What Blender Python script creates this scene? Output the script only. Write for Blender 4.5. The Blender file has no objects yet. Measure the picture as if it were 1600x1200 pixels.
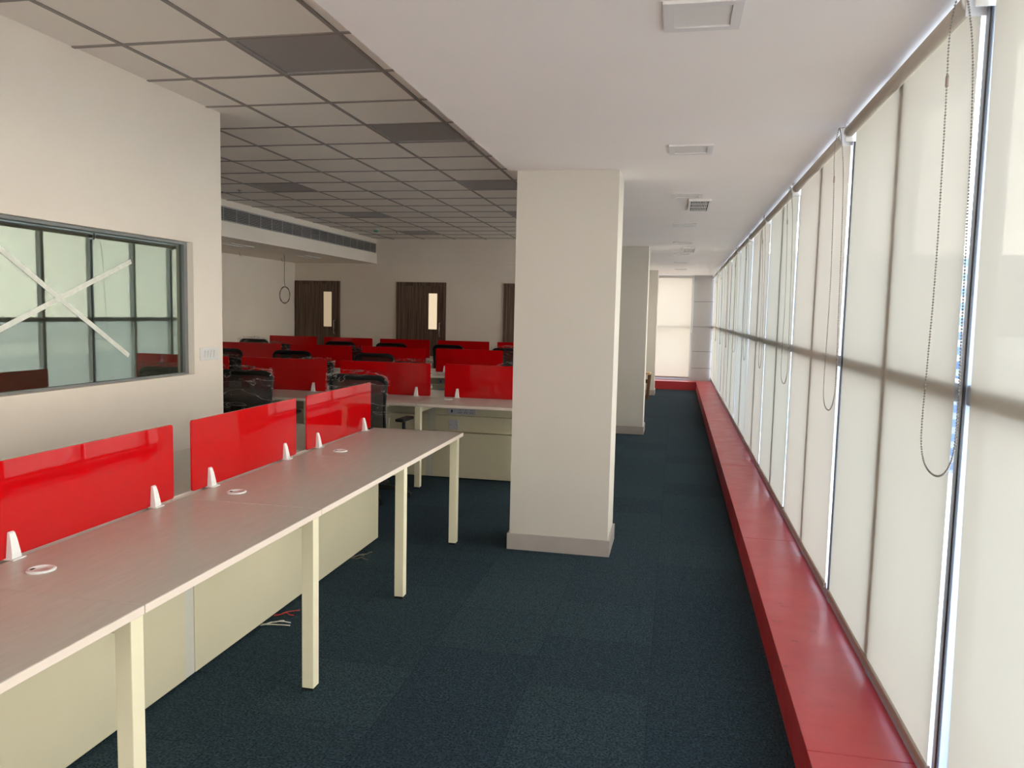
import bpy, bmesh, math, random
from mathutils import Matrix, Vector, noise
random.seed(7)
SC = bpy.context.scene
COL = SC.collection
PI = math.pi

# ------------------------------------------------------------------ camera
def make_camera():
    f, yaw, pitch, roll, h = 1223.04, .2044, .0898, -.0221, 1.5437
    cy, sy = math.cos(yaw), math.sin(yaw)
    w = Vector((-sy*math.cos(pitch), cy*math.cos(pitch), -math.sin(pitch)))
    r0 = Vector((cy, sy, 0)); u0 = r0.cross(w)
    r = math.cos(roll)*r0 - math.sin(roll)*u0
    u = math.sin(roll)*r0 + math.cos(roll)*u0
    cd = bpy.data.cameras.new('camera'); cd.sensor_width = 36; cd.sensor_fit = 'HORIZONTAL'
    cd.lens = f/1600*36; cd.clip_start = .05; cd.clip_end = 500
    co = bpy.data.objects.new('camera', cd); COL.objects.link(co)
    co.matrix_world = Matrix(((r.x, u.x, -w.x, 0), (r.y, u.y, -w.y, 0), (r.z, u.z, -w.z, h), (0, 0, 0, 1)))
    SC.camera = co
make_camera()
SC.view_settings.view_transform = 'Standard'
SC.view_settings.look = 'None'
SC.view_settings.gamma = 1
SC.view_settings.use_curve_mapping = False
SC.view_settings.exposure = 0.31

# ------------------------------------------------------------------ sky and sun
wd = bpy.data.worlds.new('sky'); SC.world = wd; wd.use_nodes = True
nt = wd.node_tree; bg = nt.nodes['Background']
gtc = nt.nodes.new('ShaderNodeTexCoord'); gsx = nt.nodes.new('ShaderNodeSeparateXYZ'); grp = nt.nodes.new('ShaderNodeValToRGB')
nt.links.new(gtc.outputs['Generated'], gsx.inputs[0]); nt.links.new(gsx.outputs['Z'], grp.inputs[0]); nt.links.new(grp.outputs[0], bg.inputs['Color'])
grp.color_ramp.elements[0].position = 0.0; grp.color_ramp.elements[0].color = (1.0, .97, .92, 1)
grp.color_ramp.elements[1].position = .6; grp.color_ramp.elements[1].color = (.42, .50, .60, 1)
bg.inputs['Strength'].default_value = 11.0
sun = bpy.data.lights.new('sun', 'SUN'); sun.energy = 0.4; sun.angle = .01; sun.color = (1, .93, .82)
so = bpy.data.objects.new('sun', sun); COL.objects.link(so); so.location = (-5, 30, 20)
so.rotation_euler = Vector((.22, -1, -.55)).to_track_quat('-Z', 'Y').to_euler()

# ------------------------------------------------------------------ materials
def mat(name, col, rough=.6, spec=.5, metal=0, var=0, vscale=6, bump=0, bscale=80, stretch=(1, 1, 1), col2=None):
    m = bpy.data.materials.new(name); m.use_nodes = True; t = m.node_tree; b = t.nodes['Principled BSDF']
    b.inputs['Base Color'].default_value = (*col, 1); b.inputs['Roughness'].default_value = rough
    b.inputs['Specular IOR Level'].default_value = spec; b.inputs['Metallic'].default_value = metal
    tc = t.nodes.new('ShaderNodeTexCoord'); mp = t.nodes.new('ShaderNodeMapping'); mp.inputs['Scale'].default_value = stretch
    t.links.new(tc.outputs['Object'], mp.inputs[0])
    if var or col2:
        n = t.nodes.new('ShaderNodeTexNoise'); n.inputs['Scale'].default_value = vscale; n.inputs['Detail'].default_value = 4
        t.links.new(mp.outputs[0], n.inputs['Vector'])
        r = t.nodes.new('ShaderNodeValToRGB'); r.color_ramp.elements[0].position = .3; r.color_ramp.elements[1].position = .7
        c2 = col2 if col2 else tuple(min(1, c*(1+var)) for c in col)
        c1 = col if col2 else tuple(c*(1-var) for c in col)
        r.color_ramp.elements[0].color = (*c1, 1); r.color_ramp.elements[1].color = (*c2, 1)
        t.links.new(n.outputs['Fac'], r.inputs[0]); t.links.new(r.outputs[0], b.inputs['Base Color'])
    if bump:
        n2 = t.nodes.new('ShaderNodeTexNoise'); n2.inputs['Scale'].default_value = bscale; n2.inputs['Detail'].default_value = 3
        t.links.new(mp.outputs[0], n2.inputs['Vector'])
        bp = t.nodes.new('ShaderNodeBump'); bp.inputs['Strength'].default_value = bump; bp.inputs['Distance'].default_value = .01
        t.links.new(n2.outputs['Fac'], bp.inputs['Height']); t.links.new(bp.outputs[0], b.inputs['Normal'])
    return m

def nodes(name):
    m = bpy.data.materials.new(name); m.use_nodes = True; t = m.node_tree; t.nodes.clear()
    o = t.nodes.new('ShaderNodeOutputMaterial')
    return m, t, o

M = {}
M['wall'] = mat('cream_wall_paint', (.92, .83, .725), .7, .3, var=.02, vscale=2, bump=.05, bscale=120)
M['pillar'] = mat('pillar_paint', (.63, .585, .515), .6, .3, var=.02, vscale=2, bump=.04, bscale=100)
M['skirt'] = mat('skirting_tile', (.42, .37, .33), .5, .4, var=.04, vscale=8)
M['white'] = mat('ceiling_white', (.92, .855, .82), .75, .2, var=.015, vscale=1.5)
M['tile'] = mat('mineral_tile', (.90, .825, .75), .85, .1, var=.02, vscale=1.1, bump=.05, bscale=200)
M['tbar'] = mat('ceiling_bar', (.30, .26, .235), .5, .3)
M['diff_off'] = mat('light_diffuser_off', (.36, .33, .32), .45, .4)
M['trimwhite'] = mat('white_plastic', (.82, .80, .78), .35, .5)
M['diffwhite'] = mat('white_diffuser', (.78, .75, .72), .4, .5)
M['lightframe'] = mat('light_frame_white', (.76, .72, .71), .4, .5)
M['ventdark'] = mat('vent_dark', (.03, .03, .035), .6)
M['grille'] = mat('grille_aluminium', (.55, .53, .50), .45, .5)
M['red'] = mat('red_acrylic', (.54, .002, .004), .02, .4)
M['clip'] = mat('white_clip', (.85, .84, .82), .3, .5)
M['legm'] = mat('cream_steel', (.86, .79, .57), .4, .4)
M['panel'] = mat('cream_panel', (.64, .58, .41), .5, .4, var=.02, vscale=3)
M['strip'] = mat('grey_filler', (.60, .58, .50), .45, .4)
M['edge'] = mat('peach_edge_band', (.82, .70, .60), .45, .4)
M['black'] = mat('black_plastic', (.009, .009, .009), .5, .2)
M['rubber'] = mat('black_rubber', (.01, .01, .01), .7, .3)
M['fabric_black'] = mat('black_fabric', (.016, .015, .015), .9, .2, bump=.3, bscale=300)
M['chrome'] = mat('grey_metal', (.35, .35, .36), .3, .5, metal=.8)
M['alu'] = mat('grey_aluminium', (.26, .27, .27), .4, .5, metal=.3)
M['mullion'] = mat('mullion_aluminium', (.34, .38, .46), .4, .5, metal=.1)
M['gasket'] = mat('black_gasket', (.01, .01, .012), .5)
M['stone'] = mat('grey_wall_panel', (.40, .375, .36), .45, .4, var=.03, vscale=2)
M['groove'] = mat('dark_groove', (.10, .085, .08), .7)
M['socket'] = mat('grey_socket', (.46, .45, .50), .4, .5)
M['dark'] = mat('dark_hole', (.01, .01, .01), .6)
M['handle'] = mat('steel_handle', (.5, .45, .4), .3, .5, metal=.9)
M['stool'] = mat('stool_wood', (.16, .075, .03), .5, .4, var=.3, vscale=5, stretch=(8, 8, 1))
M['stooltop'] = mat('stool_top_wood', (.60, .40, .22), .5, .4, var=.2, vscale=5)
M['barm'] = mat('blind_bottom_bar', (.34, .27, .23), .45, .4)
M['rolltube'] = mat('blind_roller_cloth', (.52, .47, .40), .8, .2)
M['chain'] = mat('bead_chain_metal', (.30, .27, .24), .4, .5, metal=.3)
M['wire'] = mat('grey_wire', (.16, .13, .10), .5)
M['greenled'] = mat('green_plastic', (.10, .40, .28), .4)
M['redcable'] = mat('red_cable', (.4, .03, .03), .5)
M['road'] = mat('pale_bounce_ground', (.66, .64, .61), .9)  # ground made far paler than asphalt to bounce daylight up indoors
M['tape'] = mat('masking_tape', (.86, .88, .78), .7, .3, var=.06, vscale=30)
M['outwall'] = mat('outer_wall', (.5, .48, .45), .8)

def top_mat():
    m = mat('desk_laminate', (.50, .42, .355), .32, .45)
    t = m.node_tree; b = t.nodes['Principled BSDF']
    tc = t.nodes.new('ShaderNodeTexCoord'); mp = t.nodes.new('ShaderNodeMapping'); mp.inputs['Scale'].default_value = (1.2, 9, 9)
    n = t.nodes.new('ShaderNodeTexNoise'); n.inputs['Scale'].default_value = 7; n.inputs['Detail'].default_value = 6; n.inputs['Distortion'].default_value = .6
    r = t.nodes.new('ShaderNodeValToRGB'); r.color_ramp.elements[0].position = .35; r.color_ramp.elements[1].position = .68
    r.color_ramp.elements[0].color = (.535, .505, .44, 1); r.color_ramp.elements[1].color = (.585, .55, .48, 1)
    t.links.new(tc.outputs['Object'], mp.inputs[0]); t.links.new(mp.outputs[0], n.inputs['Vector'])
    t.links.new(n.outputs['Fac'], r.inputs[0]); t.links.new(r.outputs[0], b.inputs['Base Color'])
    return m
M['top'] = top_mat()

def ledge_mat():
    m = mat('red_ledge_paint', (.46, .055, .055), .35, .5, bump=.12, bscale=9)
    t = m.node_tree; b = t.nodes['Principled BSDF']
    tc = t.nodes.new('ShaderNodeTexCoord')
    n = t.nodes.new('ShaderNodeTexNoise'); n.inputs['Scale'].default_value = 14; n.inputs['Detail'].default_value = 5
    r = t.nodes.new('ShaderNodeValToRGB')
    r.color_ramp.elements[0].position = .25; r.color_ramp.elements[0].color = (.24, .016, .022, 1)
    r.color_ramp.elements[1].position = .33; r.color_ramp.elements[1].color = (.46, .028, .034, 1)
    e = r.color_ramp.elements.new(.7); e.color = (.50, .036, .04, 1)
    t.links.new(tc.outputs['Object'], n.inputs['Vector']); t.links.new(n.outputs['Fac'], r.inputs[0]); t.links.new(r.outputs[0], b.inputs['Base Color'])
    n3 = t.nodes.new('ShaderNodeTexNoise'); n3.inputs['Scale'].default_value = 5; n3.inputs['Detail'].default_value = 6
    r3 = t.nodes.new('ShaderNodeMapRange'); r3.inputs['To Min'].default_value = .24; r3.inputs['To Max'].default_value = .5
    t.links.new(tc.outputs['Object'], n3.inputs['Vector']); t.links.new(n3.outputs['Fac'], r3.inputs['Value']); t.links.new(r3.outputs[0], b.inputs['Roughness'])
    return m
M['ledge'] = ledge_mat()

def carpet_mat():
    m = mat('blue_carpet_tile', (.03, .05, .06), .95, .15)
    t = m.node_tree; b = t.nodes['Principled BSDF']
    tc = t.nodes.new('ShaderNodeTexCoord'); mp = t.nodes.new('ShaderNodeMapping')
    mp.inputs['Rotation'].default_value = (0, 0, PI/2); mp.inputs['Location'].default_value = (.12, .05, 0)
    t.links.new(tc.outputs['Object'], mp.inputs[0])
    br = t.nodes.new('ShaderNodeTexBrick'); br.inputs['Scale'].default_value = 1; br.inputs['Brick Width'].default_value = .5
    br.inputs['Row Height'].default_value = .5; br.inputs['Mortar Size'].default_value = .0015; br.offset = .5
    br.inputs['Color1'].default_value = (.020, .035, .048, 1); br.inputs['Color2'].default_value = (.026, .045, .056, 1)
    br.inputs['Mortar'].default_value = (.013, .023, .031, 1)
    t.links.new(mp.outputs[0], br.inputs['Vector'])
    n = t.nodes.new('ShaderNodeTexNoise'); n.inputs['Scale'].default_value = 110; n.inputs['Detail'].default_value = 3
    t.links.new(tc.outputs['Object'], n.inputs['Vector'])
    n4 = t.nodes.new('ShaderNodeTexNoise'); n4.inputs['Scale'].default_value = 26; n4.inputs['Detail'].default_value = 4
    t.links.new(tc.outputs['Object'], n4.inputs['Vector'])
    mr = t.nodes.new('ShaderNodeMapRange'); mr.inputs['From Min'].default_value = .3; mr.inputs['From Max'].default_value = .7
    mr.inputs['To Min'].default_value = .3; mr.inputs['To Max'].default_value = 1.9
    t.links.new(n.outputs['Fac'], mr.inputs['Value'])
    mr4 = t.nodes.new('ShaderNodeMapRange'); mr4.inputs['From Min'].default_value = .3; mr4.inputs['From Max'].default_value = .7
    mr4.inputs['To Min'].default_value = .85; mr4.inputs['To Max'].default_value = 1.15
    t.links.new(n4.outputs['Fac'], mr4.inputs['Value'])
    mm = t.nodes.new('ShaderNodeMath'); mm.operation = 'MULTIPLY'; t.links.new(mr.outputs[0], mm.inputs[0]); t.links.new(mr4.outputs[0], mm.inputs[1])
    vm = t.nodes.new('ShaderNodeVectorMath'); vm.operation = 'SCALE'
    t.links.new(br.outputs['Color'], vm.inputs[0]); t.links.new(mm.outputs[0], vm.inputs['Scale']); t.links.new(vm.outputs[0], b.inputs['Base Color'])
    bp = t.nodes.new('ShaderNodeBump'); bp.inputs['Strength'].default_value = .5; bp.inputs['Distance'].default_value = .004
    t.links.new(n.outputs['Fac'], bp.inputs['Height']); t.links.new(bp.outputs[0], b.inputs['Normal'])
    return m
M['carpet'] = carpet_mat()

def wood_mat():
    m = mat('dark_wood_veneer', (.08, .05, .035), .5, .4)
    t = m.node_tree; b = t.nodes['Principled BSDF']
    tc = t.nodes.new('ShaderNodeTexCoord'); mp = t.nodes.new('ShaderNodeMapping'); mp.inputs['Scale'].default_value = (22, 22, .5)
    n = t.nodes.new('ShaderNodeTexNoise'); n.inputs['Scale'].default_value = 2.2; n.inputs['Detail'].default_value = 6
    r = t.nodes.new('ShaderNodeValToRGB'); r.color_ramp.elements[0].position = .32; r.color_ramp.elements[1].position = .7
    r.color_ramp.elements[0].color = (.045, .026, .018, 1); r.color_ramp.elements[1].color = (.26, .17, .12, 1)
    t.links.new(tc.outputs['Object'], mp.inputs[0]); t.links.new(mp.outputs[0], n.inputs['Vector'])
    t.links.new(n.outputs['Fac'], r.inputs[0]); t.links.new(r.outputs[0], b.inputs['Base Color'])
    return m
M['wood'] = wood_mat()

def blind_mat(name, tcol, dcol, see=.60):
    m, t, o = nodes(name)
    tr = t.nodes.new('ShaderNodeBsdfTranslucent'); tr.inputs['Color'].default_value = (*tcol, 1)
    df = t.nodes.new('ShaderNodeBsdfDiffuse'); df.inputs['Color'].default_value = (*dcol, 1)
    tp = t.nodes.new('ShaderNodeBsdfTransparent'); tp.inputs['Color'].default_value = (1.0, .87, .71, 1)
    ad = t.nodes.new('ShaderNodeMixShader'); ad.inputs[0].default_value = .118
    mx = t.nodes.new('ShaderNodeMixShader')
    # woven screen cloth: its holes are open straight on and close up at a slant
    lw = t.nodes.new('ShaderNodeLayerWeight'); lw.inputs['Blend'].default_value = .5
    iv = t.nodes.new('ShaderNodeMath'); iv.operation = 'SUBTRACT'; iv.inputs[0].default_value = 1; t.links.new(lw.outputs['Facing'], iv.inputs[1])
    pw = t.nodes.new('ShaderNodeMath'); pw.operation = 'POWER'; pw.inputs[1].default_value = 3; t.links.new(iv.outputs[0], pw.inputs[0])
    ml = t.nodes.new('ShaderNodeMath'); ml.operation = 'MULTIPLY'; ml.inputs[1].default_value = see; t.links.new(pw.outputs[0], ml.inputs[0])
    t.links.new(ml.outputs[0], mx.inputs[0])
    t.links.new(tr.outputs[0], ad.inputs[2]); t.links.new(df.outputs[0], ad.inputs[1])
    t.links.new(ad.outputs[0], mx.inputs[1]); t.links.new(tp.outputs[0], mx.inputs[2]); t.links.new(mx.outputs[0], o.inputs[0])
    return m
M['blind'] = blind_mat('blind_fabric_cream', (.88, .77, .60), (.50, .46, .38))
M['blind_end'] = blind_mat('blind_fabric_end', (.66, .56, .45), (.75, .66, .54), .010)
M['blind_pink'] = blind_mat('blind_fabric_warm', (.88, .74, .58), (.51, .45, .37))
M['blind_cool'] = blind_mat('blind_fabric_cool', (.86, .78, .64), (.50, .47, .40))

def thin_glass(name, tint, refl, fac, rough=.0):
    m, t, o = nodes(name)
    tp = t.nodes.new('ShaderNodeBsdfTransparent'); tp.inputs['Color'].default_value = (*tint, 1)
    gl = t.nodes.new('ShaderNodeBsdfGlossy'); gl.inputs['Color'].default_value = (*refl, 1); gl.inputs['Roughness'].default_value = rough
    mx = t.nodes.new('ShaderNodeMixShader')
    if fac is None:
        lw = t.nodes.new('ShaderNodeLayerWeight'); lw.inputs['Blend'].default_value = .5
        pw = t.nodes.new('ShaderNodeMath'); pw.operation = 'POWER'; pw.inputs[1].default_value = 5; t.links.new(lw.outputs['Facing'], pw.inputs[0])
        ma = t.nodes.new('ShaderNodeMath'); ma.operation = 'MULTIPLY_ADD'; ma.inputs[1].default_value = .2; ma.inputs[2].default_value = .02
        t.links.new(pw.outputs[0], ma.inputs[0]); t.links.new(ma.outputs[0], mx.inputs[0])
    else: mx.inputs[0].default_value = fac
    t.links.new(tp.outputs[0], mx.inputs[1]); t.links.new(gl.outputs[0], mx.inputs[2]); t.links.new(mx.outputs[0], o.inputs[0])
    return m
M['facade_glass'] = thin_glass('facade_glass', (.90, .95, 1.0), (1, 1, 1), None)
M['film_glass'] = thin_glass('reflective_partition_glass', (.42, .47, .43), (.90, 1.0, .88), .24)
M['wrap'] = None
def wrap_mat():
    m, t, o = nodes('crinkled_plastic_wrap')
    tc = t.nodes.new('ShaderNodeTexCoord'); mp = t.nodes.new('ShaderNodeMapping'); mp.inputs['Scale'].default_value = (1, 1, 3.2); mp.inputs['Rotation'].default_value = (0, .5, 0)
    t.links.new(tc.outputs['Object'], mp.inputs[0])
    n = t.nodes.new('ShaderNodeTexNoise'); n.inputs['Scale'].default_value = 4; n.inputs['Detail'].default_value = 4; n.inputs['Distortion'].default_value = .8
    t.links.new(mp.outputs[0], n.inputs['Vector'])
    r = t.nodes.new('ShaderNodeValToRGB'); e = r.color_ramp.elements
    e[0].position = .484; e[0].color = (0, 0, 0, 1); e[1].position = .494; e[1].color = (.6, .6, .6, 1); x = e.new(.503); x.color = (.0, .0, .0, 1)  # pale streaks painted along the creases as wrinkle highlights
    t.links.new(n.outputs['Fac'], r.inputs[0])
    bp = t.nodes.new('ShaderNodeBump'); bp.inputs['Strength'].default_value = 1; bp.inputs['Distance'].default_value = .03
    t.links.new(n.outputs['Fac'], bp.inputs['Height'])
    tp = t.nodes.new('ShaderNodeBsdfTransparent'); tp.inputs['Color'].default_value = (.99, .99, .99, 1)
    gl = t.nodes.new('ShaderNodeBsdfGlossy'); gl.inputs['Color'].default_value = (.9, .9, .9, 1); gl.inputs['Roughness'].default_value = .18
    df = t.nodes.new('ShaderNodeBsdfDiffuse'); df.inputs['Color'].default_value = (.75, .73, .70, 1)
    m1 = t.nodes.new('ShaderNodeMixShader'); m1.inputs[0].default_value = .012
    m2 = t.nodes.new('ShaderNodeMixShader')
    t.links.new(bp.outputs[0], gl.inputs['Normal'])
    t.links.new(tp.outputs[0], m1.inputs[1]); t.links.new(gl.outputs[0], m1.inputs[2])
    t.links.new(r.outputs[0], m2.inputs[0]); t.links.new(m1.outputs[0], m2.inputs[1]); t.links.new(df.outputs[0], m2.inputs[2])
    t.links.new(m2.outputs[0], o.inputs[0])
    return m
M['wrap'] = wrap_mat()
def mesh_mat():
    m, t, o = nodes('black_chair_netting')
    tp = t.nodes.new('ShaderNodeBsdfTransparent')
    df = t.nodes.new('ShaderNodeBsdfPrincipled'); df.inputs['Base Color'].default_value = (.012, .011, .011, 1); df.inputs['Roughness'].default_value = .7
    mx = t.nodes.new('ShaderNodeMixShader'); mx.inputs[0].default_value = .88
    t.links.new(tp.outputs[0], mx.inputs[1]); t.links.new(df.outputs[0], mx.inputs[2]); t.links.new(mx.outputs[0], o.inputs[0])
    return m
M['net'] = mesh_mat()
def lit(name, col, s):
    m, t, o = nodes(name)
    e = t.nodes.new('ShaderNodeEmission'); e.inputs['Color'].default_value = (*col, 1); e.inputs['Strength'].default_value = s
    t.links.new(e.outputs[0], o.inputs[0]); return m
M['lit1'] = lit('frosted_pane_glow_dim', (.62, .48, .30), .62)  # door panes glow by themselves, standing in for light from rooms behind
M['lit2'] = lit('frosted_pane_glow_bright', (1, .80, .54), .72)
def facade_mat(nm='office_facade', c1=(.66, .71, .76), c2=(.76, .79, .82), c3=(.92, .92, .92), rot=(PI/2, 0, PI/2)):
    m = mat(nm, (.7, .72, .74), .5)
    t = m.node_tree; b = t.nodes['Principled BSDF']
    tc = t.nodes.new('ShaderNodeTexCoord'); mp = t.nodes.new('ShaderNodeMapping'); mp.inputs['Rotation'].default_value = rot
    t.links.new(tc.outputs['Object'], mp.inputs[0])
    br = t.nodes.new('ShaderNodeTexBrick'); br.offset = 0; br.inputs['Scale'].default_value = 1; br.inputs['Brick Width'].default_value = 2.6; br.inputs['Row Height'].default_value = 1.5
    br.inputs['Mortar Size'].default_value = .35; br.inputs['Mortar Smooth'].default_value = 0
    br.inputs['Color1'].default_value = (*c1, 1); br.inputs['Color2'].default_value = (*c2, 1); br.inputs['Mortar'].default_value = (*c3, 1)
    t.links.new(mp.outputs[0], br.inputs['Vector']); t.links.new(br.outputs['Color'], b.inputs['Base Color'])
    return m
M['facade'] = facade_mat()
M['facade_far'] = facade_mat('grey_office_facade', (.03, .07, .15), (.07, .13, .23), (.24, .25, .27), (PI/2, 0, 0))

# ------------------------------------------------------------------ mesh helpers
class MB:
    def __init__(s): s.bm = bmesh.new()
    def box(s, x0, x1, y0, y1, z0, z1, bev=0, mi=0, seg=2):
        b = bmesh.new()
        bmesh.ops.create_cube(b, size=1, matrix=Matrix.Translation(((x0+x1)/2, (y0+y1)/2, (z0+z1)/2)) @ Matrix.Diagonal((x1-x0, y1-y0, z1-z0, 1)))
        if bev: bmesh.ops.bevel(b, geom=b.edges[:], offset=bev, segments=seg, profile=.5, affect='EDGES')
        return s._add(b, mi)
    def _add(s, b, mi=0, M4=None):
        if M4 is not None: b.transform(M4)
        mp = {}
        for v in b.verts: mp[v] = s.bm.verts.new(v.co)
        for f in b.faces:
            try: nf = s.bm.faces.new([mp[v] for v in f.verts])
            except ValueError: continue
            nf.material_index = mi; nf.smooth = f.smooth
        b.free(); return s
    def tube(s, pts, r, n=8, closed=False, mi=0, caps=True):
        P = [Vector(p) for p in pts]; N = len(P); rings = []
        rr = r if isinstance(r, (list, tuple)) else [r]*N
        prev = None
        for i, p in enumerate(P):
            if closed: d = (P[(i+1) % N]-P[i-1]).normalized()
            else: d = (P[min(i+1, N-1)]-P[max(i-1, 0)]).normalized()
            if prev is None:
                a = Vector((0, 0, 1)) if abs(d.z) < .9 else Vector((1, 0, 0))
                u = d.cross(a).normalized()
            else: u = (prev - d*prev.dot(d)).normalized()
            prev = u; w = d.cross(u)
            rings.append([s.bm.verts.new(p+rr[i]*(math.cos(2*PI*k/n)*u+math.sin(2*PI*k/n)*w)) for k in range(n)])
        for i in range(N if closed else N-1):
            A, B = rings[i], rings[(i+1) % N]
            for k in range(n):
                f = s.bm.faces.new((A[k], A[(k+1) % n], B[(k+1) % n], B[k])); f.smooth = True; f.material_index = mi
        if caps and not closed:
            for R_ in (rings[0][::-1], rings[-1]):
                f = s.bm.faces.new(R_); f.material_index = mi
        return s
    def prism(s, prof, axis, a0, a1, bev=0, mi=0):
        # prof: 2D points in the two remaining axes (in xyz order)
        def mk(p, a):
            if axis == 0: return (a, p[0], p[1])
            if axis == 1: return (p[0], a, p[1])
            return (p[0], p[1], a)
        b = bmesh.new()
        A = [b.verts.new(mk(p, a0)) for p in prof]; B = [b.verts.new(mk(p, a1)) for p in prof]
        b.faces.new(A[::-1]); b.faces.new(B); n = len(prof)
        for i in range(n): b.faces.new((A[i], A[(i+1) % n], B[(i+1) % n], B[i]))
        bmesh.ops.recalc_face_normals(b, faces=b.faces[:])
        if bev: bmesh.ops.bevel(b, geom=b.edges[:], offset=bev, segments=2, profile=.5, affect='EDGES')
        return s._add(b, mi)
    def lathe(s, prof, c=(0, 0, 0), n=24, mi=0, axis='Z'):
        b = bmesh.new(); rings = []
        for r, z in prof:
            rings.append([b.verts.new((r*math.cos(2*PI*k/n), r*math.sin(2*PI*k/n), z)) for k in range(n)])
        for A, B in zip(rings, rings[1:]):
            for k in range(n):
                f = b.faces.new((A[k], A[(k+1) % n], B[(k+1) % n], B[k])); f.smooth = True
        b.faces.new(rings[0][::-1]); b.faces.new(rings[-1])
        X = Matrix.Translation(c)
        if axis == 'X': X = X @ Matrix.Rotation(PI/2, 4, 'Y')
        if axis == 'Y': X = X @ Matrix.Rotation(PI/2, 4, 'X')
        bmesh.ops.recalc_face_normals(b, faces=b.faces[:])
        return s._add(b, mi, X)
    def build(s, name, m, parent=None, loc=None, recalc=True):
        if recalc: bmesh.ops.recalc_face_normals(s.bm, faces=s.bm.faces[:])
        me = bpy.data.meshes.new(name)
        if loc is not None: s.bm.transform(Matrix.Translation([-c for c in loc]))
        s.bm.to_mesh(me); s.bm.free()
        for k in (m if isinstance(m, (list, tuple)) else [m]): me.materials.append(k)
        o = bpy.data.objects.new(name, me); COL.objects.link(o)
        if loc is not None: o.location = loc
        if parent: o.parent = parent
        return o

def tag(o, label=None, cat=None, group=None, kind=None):
    if label: o['label'] = label
    if cat: o['category'] = cat
    if group: o['group'] = group
    if kind: o['kind'] = kind
    return o
def empty(name, loc, rz=0, label=None, cat=None, group=None, kind=None):
    o = bpy.data.objects.new(name, None); COL.objects.link(o); o.location = loc; o.rotation_euler = (0, 0, rz); o.empty_display_size = .1
    return tag(o, label, cat, group, kind)
KIDS = {}
def kids(o): return [c for c in bpy.data.objects if c.parent == o]
def copy_tree(o, loc, rz=0, label=None, skip=()):
    c = o.copy(); COL.objects.link(c); c.location = loc; c.rotation_euler = (0, 0, rz)
    if label: c['label'] = label
    for k in kids(o):
        if k.name.split('.')[0] in skip: continue
        d = k.copy(); COL.objects.link(d); d.parent = c
        for g in kids(k):
            e = g.copy(); COL.objects.link(e); e.parent = d
    return c
def struct(name, mb, m, parent=None):
    o = mb.build(name, m, parent)
    if not parent: o['kind'] = 'structure'
    return o

# ------------------------------------------------------------------ room shell
ZC, ZT = 2.4427, 2.9033
XB = .767           # plane of the blinds
XG = .775           # inner face of the mullions
XW = -3.21          # partition wall
YW = 5.126
XL = -7.41; YB = 14.39; YE = 17.35; Y0 = -4.2
struct('floor', MB().box(XL-.2, 1.05, Y0-.2, YE+.3, -.25, 0), M['carpet'])
# corridor plaster ceiling (dropped) with the bulkhead step
struct('ceiling_corridor', MB().box(-1.075, 1.05, Y0, YE+.2, ZC, ZT+.3), M['white'])
struct('ceiling_slab', MB().box(XL-.2, -1.075, Y0-.2, YB+.3, ZT+.035, ZT+.3), M['white'])
# tiled ceiling: lights take the place of some tiles
TS = .6088; TX = -1.693; TY = 3.7445
lights_ij = [(0, 0), (0, 3), (0, 7), (0, 11), (0, 15), (4, 3), (4, 7), (4, 11), (4, 15), (0, -4), (4, -1)]
tl = MB(); bars = MB()
xs = [TX-TS*i for i in range(-1, 11)]; ys = [TY+TS*j for j in range(-13, 19)]
for i in range(len(xs)-1):
    for j in range(len(ys)-1):
        if (i-1, j-13) in lights_ij: continue
        xa, xb = max(xs[i+1], XL), min(xs[i], -1.075); ya, yb = max(ys[j], Y0), min(ys[j+1], YB)
        if xb-xa < .02 or yb-ya < .02: continue
        tl.box(xa+.011, xb-.011, ya+.011, yb-.011, ZT+.006, ZT+.03)
ct = struct('ceiling_tiles', tl, M['tile'])
for x in xs:
    if XL < x < -1.08: bars.box(x-.012, x+.012, Y0, YB, ZT, ZT+.008)
for y in ys:
    if Y0 < y < YB: bars.box(XL, -1.075, y-.012, y+.012, ZT+.0002, ZT+.008)
bars.box(-1.10, -1.075, Y0, YB, ZT+.0004, ZT+.008).box(XL, XL+.02, Y0, YB, ZT+.0004, ZT+.008)
bars.build('ceiling_grid', M['tbar'], ct)

# partition wall on the left with an internal window
WY0, WY1, WZ0, WZ1 = 2.45, 4.785, 1.083, 1.972
wl = MB().box(XW-.13, XW, Y0, WY0, 0, ZT+.03).box(XW-.13, XW, WY1, YW, 0, ZT+.03).box(XW-.13, XW, WY0, WY1, 0, WZ0).box(XW-.13, XW, WY0, WY1, WZ1, ZT+.03)
struct('wall_partition', wl, M['wall'])
struct('wall_room_return', MB().box(XL, XW-.13, YW-.12, YW, 0, ZT+.03), M['wall'])
w1 = empty('window_1', (XW-.07, (WY0+WY1)/2, WZ0), kind='structure')
def wchild(mb, name, m):
    o = mb.build(name, m); o.parent = w1; o.location = -Vector(w1.location); return o
x0, x1 = XW-.085, XW-.045
wchild(MB().box(x0, x1, WY0, WY0+.035, WZ0, WZ1).box(x0, x1, WY1-.035, WY1, WZ0, WZ1).box(x0, x1, WY0+.035, WY1-.035, WZ0, WZ0+.012).box(x0, x1, WY0+.035, WY1-.035, WZ1-.016, WZ1), 'window_frame', M['alu'])
wchild(MB().box(XW-.070, XW-.064, WY0+.035, WY1-.035, WZ0+.012, WZ1-.016), 'glass', M['film_glass'])
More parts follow.
